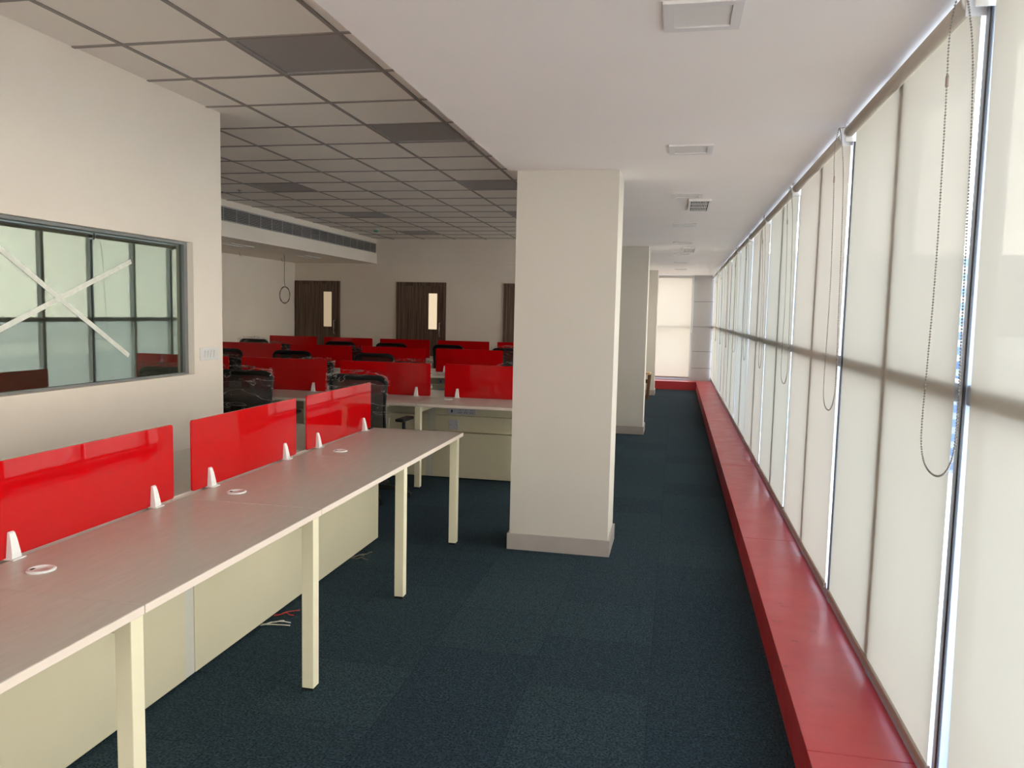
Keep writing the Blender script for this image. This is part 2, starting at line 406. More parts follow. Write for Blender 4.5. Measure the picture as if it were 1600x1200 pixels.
# masking tape cross on the glass
def tape(ya, za, yb, zb, x):
    d = Vector((0, yb-ya, zb-za)).normalized(); n = Vector((0, -d.z, d.y))*.0145
    prof = [(ya+n.y, za+n.z), (ya-n.y, za-n.z), (yb-n.y, zb-n.z), (yb+n.y, zb+n.z)]
    return MB().prism(prof, 0, x, x+.0006)
xt = XW-.0638
t1 = tape(3.10, 1.335, 4.25, 1.81, xt).build('masking_tape', M['tape'], loc=(xt, 3.68, 1.56))
tag(t1, 'strip of pale masking tape rising to the right across the internal window', 'tape')
t2 = tape(3.10, 1.93, 4.21, 1.235, xt+.0007).build('masking_tape', M['tape'], loc=(xt, 3.68, 1.56))
tag(t2, 'strip of pale masking tape falling to the right across the internal window', 'tape')

# outer shell
struct('wall_left', MB().box(XL-.15, XL, Y0-.2, YB+.2, 0, ZT+.03), M['wall'])
struct('wall_back', MB().box(XL, -1.04, YB, YB+.12, 0, ZT+.03), M['wall'])
struct('trim_1', MB().box(-5.69, -1.06, YB-.03, YB, ZC, ZT+.03), M['wall'])
struct('wall_corridor_left', MB().box(-1.16, -1.04, YB+.12, YE+.2, 0, ZC), M['wall'])
# wall behind the camera, its unseen window openings added for fill light
struct('wall_front', MB().box(XL-.15, -6.9, Y0-.2, Y0, 0, ZT+.3).box(-6.9, .7, Y0-.2, Y0, 0, .25).box(-6.9, .7, Y0-.2, Y0, 2.38, ZT+.3).box(.7, 1.05, Y0-.2, Y0, 0, ZT+.3).box(-6.9, -4.2, Y0-.2, Y0, .25, 2.38).box(-2.6, -1.6, Y0-.2, Y0, .25, 2.38).box(-.6, .7, Y0-.2, Y0, .25, 2.38), M['wall'])

# soffit along the left wall with an air grille
so_ = struct('ceiling_soffit', MB().box(XL, -5.69, YW, YB, ZC, ZT+.03), M['wall'])

# pillars
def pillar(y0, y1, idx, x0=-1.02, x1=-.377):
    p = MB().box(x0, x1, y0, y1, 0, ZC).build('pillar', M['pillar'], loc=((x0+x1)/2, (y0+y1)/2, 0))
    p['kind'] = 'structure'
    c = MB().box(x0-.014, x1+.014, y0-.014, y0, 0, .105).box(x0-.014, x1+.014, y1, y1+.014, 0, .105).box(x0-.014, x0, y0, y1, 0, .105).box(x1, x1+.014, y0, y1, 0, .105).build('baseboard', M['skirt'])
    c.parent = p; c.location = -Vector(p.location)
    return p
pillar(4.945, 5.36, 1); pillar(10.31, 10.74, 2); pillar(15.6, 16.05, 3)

# window ledge, painted red, in butted lengths
lm = MB(); cuts = [Y0, -.1, 2.53, 5.0, 7.5, 10.0, 12.5, 15.0, YE]
for a, b in zip(cuts, cuts[1:]): lm.box(.462, .86, a+.0015, b-.0015, .150, .178, bev=.0015, seg=1)
lm.box(.466, .48, Y0, YE, 0, .150)
struct('window_ledge', lm, M['ledge'])
lm = MB().box(-1.04, .462, 17.0, YE, .150, .178).box(-1.04, .466, 17.004, 17.02, 0, .150)
struct('window_ledge_end', lm, M['ledge'])

# end wall of the corridor
struct('wall_end', MB().box(.30, 1.05, YE, YE+.2, 0, ZC).box(-1.16, .30, YE, YE+.2, 0, .2).box(-1.16, -.98, YE, YE+.2, .2, ZC).box(-.98, .30, YE, YE+.2, 2.415, ZC), M['stone'])
gv = MB()
for z in (.455, .815, 1.345, 1.885): gv.box(.36, .80, YE-.002, YE, z-.004, z+.004)
struct('trim_3', gv, M['groove'])

# ------------------------------------------------------------------ facade windows
MP = .8025; MY = 2.347
def mull_y(k): return MY+MP*k
n_w = 1
def bay(k):
    global n_w
    n_w += 1
    ya, yb = mull_y(2*k), mull_y(2*k+2)
    w = empty('window_%d' % n_w, (.84, (ya+yb)/2, .18), kind='structure')
    off = -Vector(w.location)
    f = MB()
    for y in (ya, ya+MP): f.box(XG, XG+.065, y-.0275, y+.0275, .178, ZC, bev=.003, seg=1)
    f.box(XG+.003, XG+.06, ya+.03, yb-.03, 1.322, 1.378, bev=.003, seg=1)
    f.box(XG+.005, XG+.06, ya, yb, .178, .225).box(XG+.02, XG+.06, ya, yb, 2.433, ZC)
    o = f.build('window_frame', M['mullion'], w); o.location = off
    g = MB()
    for y in (ya, ya+MP): g.box(XG-.004, XG, y-.0275, y-.014, .24, ZC-.06)
    for y in (ya, ya+MP): g.box(XG+.03, XG+.05, y-.036, y-.0275, .24, ZC-.06)
    o = g.build('gasket', M['gasket'], w); o.location = off
    g = MB().box(XG+.035, XG+.041, ya+.001, yb-.001, .2, ZC-.01)
    o = g.build('glass', M['facade_glass'], w); o.location = off
for k in range(-4, 10): bay(k)
struct('wall_right', MB().box(XG+.08, 1.05, Y0, YE+.2, -.2, .178).box(XG, 1.05, Y0, mull_y(-8)-.03, .178, ZC), M['outwall'])
# end window
n_w += 1
we = empty('window_%d' % n_w, (-.3, YE+.1, .2), kind='structure')
f = MB()
for x in (-.97, .34): f.box(x-.03, x+.03, YE+.03, YE+.15, .2, 2.415)
f.box(-.97, .34, YE+.03, YE+.13, 1.31, 1.365).box(-.97, .34, YE+.03, YE+.13, .2, .24)
o = f.build('window_frame', M['mullion'], we); o.location = -Vector(we.location)
o = MB().box(-.94, .31, YE+.09, YE+.096, .24, 2.41).build('glass', M['facade_glass'], we); o.location = -Vector(we.location)

# ------------------------------------------------------------------ roller blinds
ZR = 2.403; RR = .0235; XR = .735; ZBB = .247
CH = [(-.026, .055, 2.437), (-.034, .075, 2.39), (-.032, .115, 2.32), (-.020, .15, 2.2), (-.008, .19, 1.95), (0, .215, 1.7), (0, .235, 1.45), (0, .255, 1.27), (0, .25, 1.18), (0, .205, 1.132), (0, .13, 1.112), (0, .04, 1.112), (0, -.04, 1.135), (0, -.095, 1.18), (0, -.118, 1.25), (-.004, -.108, 1.55), (-.010, -.095, 2.0), (-.014, -.07, 2.25), (-.026, -.02, 2.40), (-.028, .02, 2.437)]
def resample(P, step):
    out = [P[0]]; acc = 0
    for a, b in zip(P, P[1:]):
        L = (b-a).length; t = step-acc
        while t <= L: out.append(a+(b-a)*(t/L)); t += step
        acc = (acc+L) % step if L+acc >= step else acc+L
    return out
def smooth(P, it=2):
    for _ in range(it):
        Q = [P[0]]
        for a, b in zip(P, P[1:]): Q += [a*.75+b*.25, a*.25+b*.75]
        P = Q+[P[-1]]
    return P
cp = smooth([Vector(q) for q in CH], 2)
beads = resample(cp, .0085)
cb = MB()
for p in beads:
    b = bmesh.new(); bmesh.ops.create_icosphere(b, subdivisions=1, radius=.0034, matrix=Matrix.Translation(p))
    for f in b.faces: f.smooth = True
    cb._add(b)
cb.tube(cp, .0006, 4)
CHAIN_ME = None
def fabric(ya, yb, z0, z1, seed, tilt=0, x=0):
    b = bmesh.new(); nx, nz = 10, 14; V = []
    for i in range(nx+1):
        row = []
        for j in range(nz+1):
            t = i/nx; s = j/nz
            y = ya+(yb-ya)*t + tilt*(1-s)
            w = .0018*math.sin(t*PI*2.2+seed)*(1-s*.7)+.001*math.sin(s*5+seed*2)
            row.append(b.verts.new((x+w, y, z0+(z1-z0)*s)))
        V.append(row)
    for i in range(nx):
        for j in range(nz):
            f = b.faces.new((V[i][j], V[i+1][j], V[i+1][j+1], V[i][j+1])); f.smooth = True
    return b
ORD = ['first', 'second', 'third', 'fourth', 'fifth', 'sixth', 'seventh', 'eighth', 'ninth', 'tenth', 'eleventh']
gw = {0: .07, 1: .085, 2: .04, 3: .018, 4: .03, 5: .016, 6: .03, 7: .02, 8: .02, 9: .02, -1: .05, -2: .04, -3: .04}
def gapy(k): return 2.335+1.605*k
chain_src = None
for k in range(-4, 10):
    # blind between gap k and gap k+1
    ya = gapy(k)+gw.get(k, .04)/2; yb = gapy(k+1)-gw.get(k+1, .04)/2
    if k == 9: yb = YE-.018; ya = gapy(9)+.015
    if yb-ya < .2: continue
    lab = None
    if k == -1: lab = 'nearest cream roller blind, cut off by the right edge of the photo'
    elif k >= 0: lab = 'cream roller blind on the long window wall, %s after the nearest wide bright gap' % ORD[k]
    if k == 0: lab = 'cream roller blind whose bead chain loops lowest and largest, beside the widest bright gap'
    if k == 9: lab = 'narrow last roller blind in the corridor corner beside the grey wall panels'
    if k < -1: lab = 'cream roller blind on the long window wall, %s behind the viewer' % {-2: 'nearest', -3: 'second', -4: 'farthest'}[k]
    r = empty('roller_blind', (XB, ya, ZR), label=lab, cat='blind', group='roller blinds on the long window wall')
    def loc(o): o.parent = r; o.location = -Vector(r.location); return o
    mcol = (M['blind_cool'], M['blind'], M['blind_pink'])[(k+5) % 3 if k not in (0, 1) else (1, 2)[k]]
    tilt = -.05 if k == -1 else (.0 if k != 0 else -.008)
    b = fabric(ya+.012, yb-.012, ZBB+.008, ZR+.0, k*1.7, 0, XB)
    if k == -1:
        for v in b.verts: v.co.y -= .07*(ZR-v.co.z)/2.1*((v.co.y-ya)/(yb-ya))
    loc(MB()._add(b).build('fabric', mcol, recalc=False))
    loc(MB().lathe([(RR*.2, 0), (RR, .002), (RR, yb-ya-.034), (RR*.2, yb-ya-.03)], n=20, axis='Y').build('roller_tube', M['rolltube']))
    tb = kids(r)[-1]
    for o in kids(r):
        if o.name.startswith('roller_tube'): o.location = (XR+.003-XB, (yb-ya)-.015, 0)
    for yy in (ya, yb):
        br_ = MB().box(XR-.012, XR+.040, yy-.003, yy+.002, ZR-.043, ZC, bev=.001, seg=1).box(XR-.012, XR+.045, yy-.003, yy+.012, ZC-.004, ZC)
        br_.lathe([(.018, 0), (.0245, .002), (.0245, .012), (.018, .014)], c=(XR+.003, yy+(.016 if yy == ya else -.001), ZR), axis='Y')
        loc(br_.build('bracket', M['trimwhite']))
    loc(MB().box(XB-.009, XB+.009, ya+.008, yb-.008, ZBB-.016, ZBB+.012, bev=.004).build('bottom_bar', M['barm']))
    if chain_src is None:
        chain_src = cb.build('bead_chain', M['chain'])
        clip_src = MB().box(-.026, -.018, .137, .149, 2.20, 2.232, bev=.002, seg=1).build('chain_joiner', M['barm'], chain_src)
        ch = chain_src
    else:
        ch = chain_src.copy(); COL.objects.link(ch)
        c2 = clip_src.copy(); COL.objects.link(c2); c2.parent = ch
    ch.parent = r; ch.location = (XR-XB, gapy(k)-ya, -ZR); 
    if k not in (0, -1): ch.scale = (1, (1.0, .8, .9, .6, .85)[k % 5], (1.0, 1, .995, 1, .985)[k % 5])
    if k == 9: ch.location.y += .12
# blind on the end window
r = empty('roller_blind', (-.3, YE-.05, ZR), label='bright sunlit roller blind on the end window of the corridor', cat='blind')
def loc(o): o.parent = r; o.location = -Vector(r.location); return o
b = fabric(-.93, .30, .262, ZR, 1.0)
Mx = Matrix(((0, 1, 0, 0), (1, 0, 0, YE-.05), (0, 0, 1, 0), (0, 0, 0, 1)))
loc(MB()._add(b, 0, Mx).build('fabric', M['blind_end'], recalc=False))
tb = loc(MB().tube([(-.95, YE-.085, ZR), (.325, YE-.085, ZR)], RR, 20).build('roller_tube', M['rolltube']))
loc(MB().box(-.94, .31, YE-.06, YE-.042, .235, .262, bev=.004).build('bottom_bar', M['barm']))
loc(MB().box(.328, .334, YE-.115, YE-.01, ZR-.04, ZC, bev=.002).build('bracket', M['trimwhite']))
loc(MB().box(-.96, -.953, YE-.115, YE-.01, ZR-.04, ZC, bev=.002).build('bracket', M['trimwhite']))
pts = smooth([Vector((x, YE-.09, z)) for x, z in [(.315, 2.39), (.31, 1.9), (.30, 1.35), (.315, 1.22), (.335, 1.22), (.34, 1.35), (.335, 2.39)]])
loc(MB().tube(pts, .003, 5).build('bead_chain', M['trimwhite']))

# ------------------------------------------------------------------ outside
struct('ground', MB().box(-40, 120, -60, 120, -14.2, -14), M['road'])
bld = MB().box(28, 42, -70, 84, -14, .3).build('building', M['facade'], loc=(35, 7, -14)); tag(bld, 'long low pale building across the street seen faintly through the blinds', 'building')
bld = MB().box(9, 50, 88, 104, -14, 8.5).build('building', M['facade_far'], loc=(30, 96, -14)); tag(bld, 'tall grey office block with blue window bands glimpsed through the blind gaps', 'building')

# ------------------------------------------------------------------ ceiling fittings
def recessed_light(name, cx, cy, z, sx, sy, label, group, frame_m, diff_m, deep=.004, fw=.03):
    t = empty(name, (cx, cy, z), label=label, cat='ceiling light', group=group)
    f = MB(); a, b = sx/2, sy/2; h = -.009
    f.box(-a, a, -b, -b+fw, h, .0).box(-a, a, b-fw, b, h, .0).box(-a, -a+fw, -b+fw, b-fw, h, .0).box(a-fw, a, -b+fw, b-fw, h, .0)
    f.build('frame', frame_m, t)
    MB().box(-a+fw, a-fw, -b+fw, b-fw, -.004+deep*0, .0, bev=.001, seg=1).build('diffuser', diff_m, t)
    return t
ORD2 = ['nearest', 'second nearest', 'third nearest', 'fourth nearest', 'fifth nearest', 'sixth nearest', 'seventh nearest', 'farthest']
for i, y in enumerate([2.48, 4.39, 6.01, 7.91, 9.83, 11.45, 13.35, 15.2]):
    recessed_light('ceiling_light', .04, y, ZC, .228, .228, 'small square white recessed corridor light, %s of the line' % ORD2[i], 'square lights along the corridor ceiling', M['lightframe'], M['diffwhite'])
LN = {(0, -4): 'unlit panel light in the tiled ceiling behind the viewer', (4, -1): 'unlit panel light above the room behind the partition wall', (4, 3): 'unlit panel light above the end of the partition wall', (0, 11): 'unlit panel light in the tiled ceiling, third back beside the pillar', (0, 15): 'unlit panel light near the back wall beside the pillar', (0, 0): 'unlit square panel light in the tiled ceiling, largest one at the top', (0, 3): 'unlit panel light beside the corridor edge, next after the largest', (0, 7): 'unlit panel light in the tiled ceiling just left of the pillar top', (4, 7): 'unlit panel light in the tiled ceiling nearest above the long air grille', (4, 11): 'unlit panel light in the tiled ceiling, second along the air grille', (4, 15): 'unlit panel light in the tiled ceiling, farthest, beside the back wall'}
for (i, j) in lights_ij:
    x = TX-TS*(i+.5); y = TY+TS*(j+.5)
    t = empty('panel_light', (x, y, ZT), label=LN.get((i, j), 'unlit square panel light set in the tiled ceiling'), cat='ceiling light', group='unlit panel lights in the tiled ceiling')
    q = TS/2-.012
    f = MB().box(-q, q, -q, -q+.018, 0, .02).box(-q, q, q-.018, q, 0, .02).box(-q, -q+.018, -q+.018, q-.018, 0, .02).box(q-.018, q, -q+.018, q-.018, 0, .02)
    f.build('frame', M['diff_off'], t); MB().box(-q+.018, q-.018, -q+.018, q-.018, .008, .02).build('diffuser', M['diff_off'], t)
for i, (x, y) in enumerate([(-6.25, 10.37), (-6.25, 12.62)]):
    recessed_light('soffit_light', x, y, ZC, .2, .6, ['slim recessed light under the soffit, nearer the partition wall', 'slim recessed light under the soffit, nearer the back wall'][i], 'slim lights under the soffit', M['trimwhite'], M['diffwhite'])
def vent(cx, cy, label):
    t = empty('ceiling_vent', (cx, cy, ZC), label=label, cat='vent', group='louvred vents in the corridor ceiling')
    a, b = .085, .30; fw = .018
    MB().box(-a, a, -b, -b+fw, -.016, 0).box(-a, a, b-fw, b, -.016, 0).box(-a, -a+fw, -b+fw, b-fw, -.016, 0).box(a-fw, a, -b+fw, b-fw, -.016, 0).build('frame', M['trimwhite'], t)
    MB().box(-a+fw, a-fw, -b+fw, b-fw, -.003, 0).build('backing', M['ventdark'], t)
    s = MB(); n = 11
    for k in range(1, n): 
        x = -a+fw+(2*a-2*fw)*k/n; s.box(x-.0028, x+.0028, -b+fw, b-fw, -.014, -.004)
    for y in (-.095, .095): s.box(-a+fw, a-fw, y-.005, y+.005, -.0135, -.005)
    s.build('louvre', M['trimwhite'], t)
vent(.142, 6.52, 'white louvred vent beside the third corridor light')
vent(.13, 10.8, 'farther white louvred vent beside the fifth corridor light')

# air grille on the soffit
ag = empty('air_grille', (-5.69, 9.8, 2.73), label='long aluminium air grille along the soffit face', cat='air grille')
ga, gb, z0, z1 = -4.3, 4.5, -.082, .082
MB().box(-.0, .012, ga, gb, z0-.012, z0).box(0, .012, ga, gb, z1, z1+.012).box(0, .012, ga-.012, ga, z0-.012, z1+.012).box(0, .012, gb, gb+.012, z0-.012, z1+.012).build('frame', M['grille'], ag)
MB().box(.0, .002, ga, gb, z0, z1).build('backing', M['ventdark'], ag)
s = MB()
for k in range(8): zz = z0+.011+k*.0203; s.prism([(.003, zz+.005), (.011, zz-.002), (.011, zz+.001), (.003, zz+.008)], 1, ga, gb)
s.build('louvre', M['grille'], ag)
s = MB(); y = gb-.3
while y > ga+.1: s.box(.009, .013, y-.006, y+.006, z0, z1); y -= .305
s.build('divider', M['grille'], ag)
# detector, sprinklers
d = empty('smoke_detector', (-4.95, 12.45, ZT), label='small green tipped detector on the tiled ceiling', cat='detector')
MB().lathe([(.055, 0), (.052, -.02), (.03, -.035)]).build('body', M['trimwhite'], d)
MB().lathe([(.04, -.028), (.04, -.055), (.02, -.062)]).build('indicator', M['greenled'], d)
for x, y, l in [(-5.05, 8.45, 'tiny sprinkler head in the ceiling near the partition wall'), (-4.75, 12.9, 'tiny sprinkler head in the ceiling near the green detector')]:
    s = MB().lathe([(.03, 0), (.03, -.004), (.01, -.006), (.008, -.03), (.022, -.032), (.022, -.036)], n=12).build('sprinkler', M['chrome']); s.location = (x, y, ZT+.004); tag(s, l, 'sprinkler', 'sprinkler heads')
# hanging wire
pts = [Vector((-6.478, 12.2, ZC)), Vector((-6.475, 12.2, 2.2)), Vector((-6.48, 12.2, 2.0)), Vector((-6.46, 12.2, 1.9))]
c = Vector((-6.47, 12.2, 1.77))
for k in range(40):
    a = PI/2+k*2*PI/17; rr = .12+.006*math.sin(k*1.3)
    pts.append(c+Vector((rr*.78*math.cos(a), .004*math.sin(k), rr*1.15*math.sin(a))))
w = MB().tube(smooth(pts, 1), .005, 6).build('hanging_cable', M['wire'], loc=(-6.478, 12.2, ZC)); tag(w, 'thin cable coiled in a ring hanging from the soffit', 'cable')
for x, y in [(-7.0, 11.7), (-6.95, 13.0)]:
    w = MB().tube([(x, y, ZC), (x, y, ZC-.05), (x+.012, y, ZC-.07), (x+.02, y, ZC-.05)], .003, 5).build('ceiling_hook', M['wire'], loc=(x, y, ZC)); tag(w, 'small wire hook under the soffit, %s of the hanging cable ring' % ('left' if y < 12 else 'right'), 'hook', 'wire hooks under the soffit')

# light switch plate
sp = empty('switch_plate', (XW, 4.95, 1.215), label='white plate of four rocker switches on the partition wall', cat='light switch')
MB().box(0, .010, -.11, .11, -.044, .044, bev=.005).build('plate', M['trimwhite'], sp)
for k in range(4):
    y = -.052+k*.035
    MB().box(.010, .014, y-.015, y+.015, -.026, .026, bev=.001, seg=1).prism([(.014, -.024), (.021, .022), (.014, .024)], 1, y-.012, y+.010).build('rocker_switch', M['trimwhite'], sp)

# ------------------------------------------------------------------ doors in the back wall
def door(n, xa, xb, litm, handle_side=1):
    d = empty('door_%d' % n, ((xa+xb)/2, YB, 0), kind='structure')
    W = xb-xa; a = W/2; fw = .07; H = 2.10
    MB().box(-a, -a+fw, -.035, 0, 0, H, bev=.003, seg=1).box(a-fw, a, -.035, 0, 0, H, bev=.003, seg=1).box(-a+fw, a-fw, -.035, 0, H-fw, H, bev=.003, seg=1).build('door_frame', M['wood'], d)
    l0, l1 = -a+fw, a-fw
    px0, px1, pz0, pz1 = a-.345, a-.175, 1.21, 1.89
    m = MB().box(l0, px0, -.02, 0, .005, H-fw).box(px1, l1, -.02, 0, .005, H-fw).box(px0, px1, -.02, 0, .005, pz0).box(px0, px1, -.02, 0, pz1, H-fw)
    m.build('door_leaf', M['wood'], d)
    MB().box(px0, px1, -.010, -.004, pz0, pz1).build('vision_pane', litm, d)
    hx = a-.115
    MB().tube([(hx, -.02, 1.08), (hx, -.06, 1.08), (hx, -.06, 1.33), (hx, -.02, 1.33)], .011, 8).build('door_handle', M['handle'], d)
door(1, -7.40, -6.45, M['lit1']); door(2, -5.285, -4.295, M['lit2']); door(3, -3.175, -2.19, M['lit2'])

# ------------------------------------------------------------------ workstation benches
HB = .63
def bench(name, loc_, rz, n, L, depth, label, sockets=()):
    t = empty(name, loc_, rz, label, 'desk')
    for i in range(n):
        a, b = i*L+.0018, (i+1)*L-.0018
        for sgn in (-1, 1):
            y0, y1 = (-depth, -.022) if sgn < 0 else (.022, depth)
            bb = bmesh.new(); bmesh.ops.create_cube(bb, size=1, matrix=Matrix.Translation(((a+b)/2, (y0+y1)/2, .7375)) @ Matrix.Diagonal((b-a, y1-y0, .025, 1)))
            bmesh.ops.bevel(bb, geom=bb.edges[:], offset=.0015, segments=1, affect='EDGES')
            me = MB()._add(bb)
            me.bm.normal_update()
            for f in me.bm.faces:
                if abs(f.normal.z) < .5 or f.normal.z < 0: f.material_index = 1
            me.build('tabletop', [M['top'], M['edge']], t)
            gx, gy = i*L+.16, sgn*.18
            MB().lathe([(.040, .750), (.041, .753), (.036, .7565), (.030, .7568), (.0299, .7555), (.001, .7555)], c=(gx, gy, 0), n=28).box(gx-.02, gx-.004, gy+.014, gy+.024, .7556, .7562, mi=1).build('cable_grommet', [M['clip'], M['dark']], t)
    for i in range(n+1):
        x = i*L
        xa = -.0 if i == 0 else (-.025 if i < n else -.05-.012)
        if i == 0: xa = .012
        for sgn in (-1, 1):
            y0, y1 = (-depth+.025, -depth+.075) if sgn < 0 else (depth-.075, depth-.025)
            lg = MB().box(x+xa, x+xa+.05, y0, y1, .012, .724, bev=.002).build('leg', M['legm'], t)
            MB().box(x+xa+.004, x+xa+.046, y0+.004, y1-.004, 0, .012).build('foot_pad', M['rubber'], lg)
        MB().box(x+xa, x+xa+.05, -depth+.075, depth-.075, .672, .7235, bev=.002).build('cross_beam', M['legm'], t)
    for i in range(n):
        a, b = i*L, (i+1)*L
        s0 = .03 if i == 0 else .012
        MB().box(a+(s0 if i == 0 else -.012), b-.075, -.085, .085, .012, .43, bev=.002).build('lower_panel', M['panel'], t)
        MB().box(a+(s0 if i == 0 else -.012), b-.075, -.04, .04, .435, .585, bev=.002).box(a+(s0 if i == 0 else -.012), b-.075, -.037, .037, .589, .671).build('upper_panel', M['panel'], t)
        if i < n-1: MB().box(b-.073, b-.014, -.082, .082, .012, .43).box(b-.073, b-.014, -.037, .037, .43, .671).build('filler_strip', M['strip'], t)
    for i in sockets:
        x = i*L+.11
        MB().box(x+.01, x+.27, -.052, -.0405, .600, .660, bev=.003).build('socket_strip', M['socket'], t)
        o = kids(t)[-1]
        h = MB()
        for q in range(3):
            cx = x+.125+q*.055
            h.lathe([(.004, -.0), (.004, .002)], c=(cx, -.052, .640), n=8, axis='Y').lathe([(.0045, 0), (.0045, .002)], c=(cx-.010, -.052, .618), n=8, axis='Y').lathe([(.0045, 0), (.0045, .002)], c=(cx+.010, -.052, .618), n=8, axis='Y')
        h.box(x+.04, x+.055, -.055, -.052, .615, .642)
        h.build('socket_hole', M['dark'], o)
        MB().box(x+.02, x+.11, -.050, -.0405, .455, .545, bev=.003).build('data_plate', M['socket'], t)
        o = [k for k in kids(t) if k.name.startswith('data_plate')][-1]
        MB().lathe([(.004, 0), (.004, .002)], c=(x+.035, -.050, .5), n=8, axis='Y').lathe([(.004, 0), (.004, .002)], c=(x+.095, -.050, .5), n=8, axis='Y').build('screw', M['dark'], o)
    return t
LA = 1.0655; YA0 = .718
bench('workstation_bench', (-2.005, YA0, 0), PI/2, 4, LA, .651, 'long near bench of beige desks on cream legs beside the partition wall')
LC = 1.045
rows = [(7.01, -5.30, 4, 'beige desk row directly left of the pillar, first row beyond the near bench', (1, 2, 3)), (9.93, -6.30, 5, 'middle beige desk row, second beyond the near bench', (3, 4)), (12.85, -7.18, 6, 'farthest beige desk row before the doors', ())]
for y, x, n, lab, sk in rows: bench('workstation_bench', (x, y, 0), 0, n, LC, .60, lab, sk)

# ------------------------------------------------------------------ red screens (each clipped on by two white clips)
def rrect(a, b, z0, z1, r, n=5):
    P = []
    for cx, cz, s in ((b-r, z0+r, -PI/2), (b-r, z1-r, 0), (a+r, z1-r, PI/2), (a+r, z0+r, PI)):
        for k in range(n+1):
            t = s+k*PI/2/n; P.append((cx+r*math.cos(t), cz+r*math.sin(t)))
    return P
def screen_mesh(L):
    o = MB().prism(rrect(0, L, .003, .31, .012), 1, -.004, .004)
    return o
def clip_mb(x):
    m = MB()
    prof = [(-.030, 0), (-.028, .02), (-.020, .062), (-.014, .082), (-.008, .086), (-.0045, .084), (-.0045, 0)]
    m.prism([(p[0], p[1]) for p in prof], 0, x-.019, x+.019, bev=.0022)
    # taper to the top
    for v in m.bm.verts:
        k = 1-.45*max(0, v.co.z)/.086; v.co.x = x+(v.co.x-x)*k
    m2 = MB().prism([(-p[0], p[1]) for p in prof], 0, x-.019, x+.019, bev=.0022)
    for v in m2.bm.verts:
        k = 1-.45*max(0, v.co.z)/.086; v.co.x = x+(v.co.x-x)*k
    m._add(m2.bm); m.box(x-.026, x+.026, -.040, .040, 0, .004, bev=.001, seg=1)
    m.box(x-.004, x+.004, -.0262, -.025, .012, .02, mi=1)
    return m
def make_screen(L):
    s = empty('desk_screen', (0, 0, .7505), label='x', cat='screen', group='red acrylic screens along the desk rows')
    MB.build(screen_mesh(L), 'screen_panel', M['red'], s)
    for x in (.125, L-.135): clip_mb(x).build('screen_clip', [M['clip'], M['dark']], s)
    return s
sa = make_screen(.94)
labsA = ['red acrylic screen at the rear end of the near bench, behind the viewer', 'largest red acrylic screen, cut by the left edge on the near bench', 'middle red acrylic screen of the near bench, in front of a wrapped chair', 'red acrylic screen at the far end of the near bench']
for i in range(4):
    o = sa if i == 0 else copy_tree(sa, (0, 0, 0))
    o.location = (-2.005, YA0+i*LA+.105, .7505); o.rotation_euler = (0, 0, PI/2); o['label'] = labsA[i]
sc_ = make_screen(.905)
rowname = ['first row beyond the near bench', 'middle desk row', 'farthest desk row']
first = True
for ri, (y, x, n, lab, sk) in enumerate(rows):
    for i in range(n):
        from_right = n-1-i
        pos = ['right end', 'second from the right', 'third from the right', 'fourth from the right', 'fifth from the right', 'left end'][from_right] if from_right < n-1 else 'left end'
        o = sc_ if first else copy_tree(sc_, (0, 0, 0)); first = False
        o.location = (x+i*LC+.07, y, .7505)
        o['label'] = 'red acrylic screen of the %s, %s' % (rowname[ri], pos)

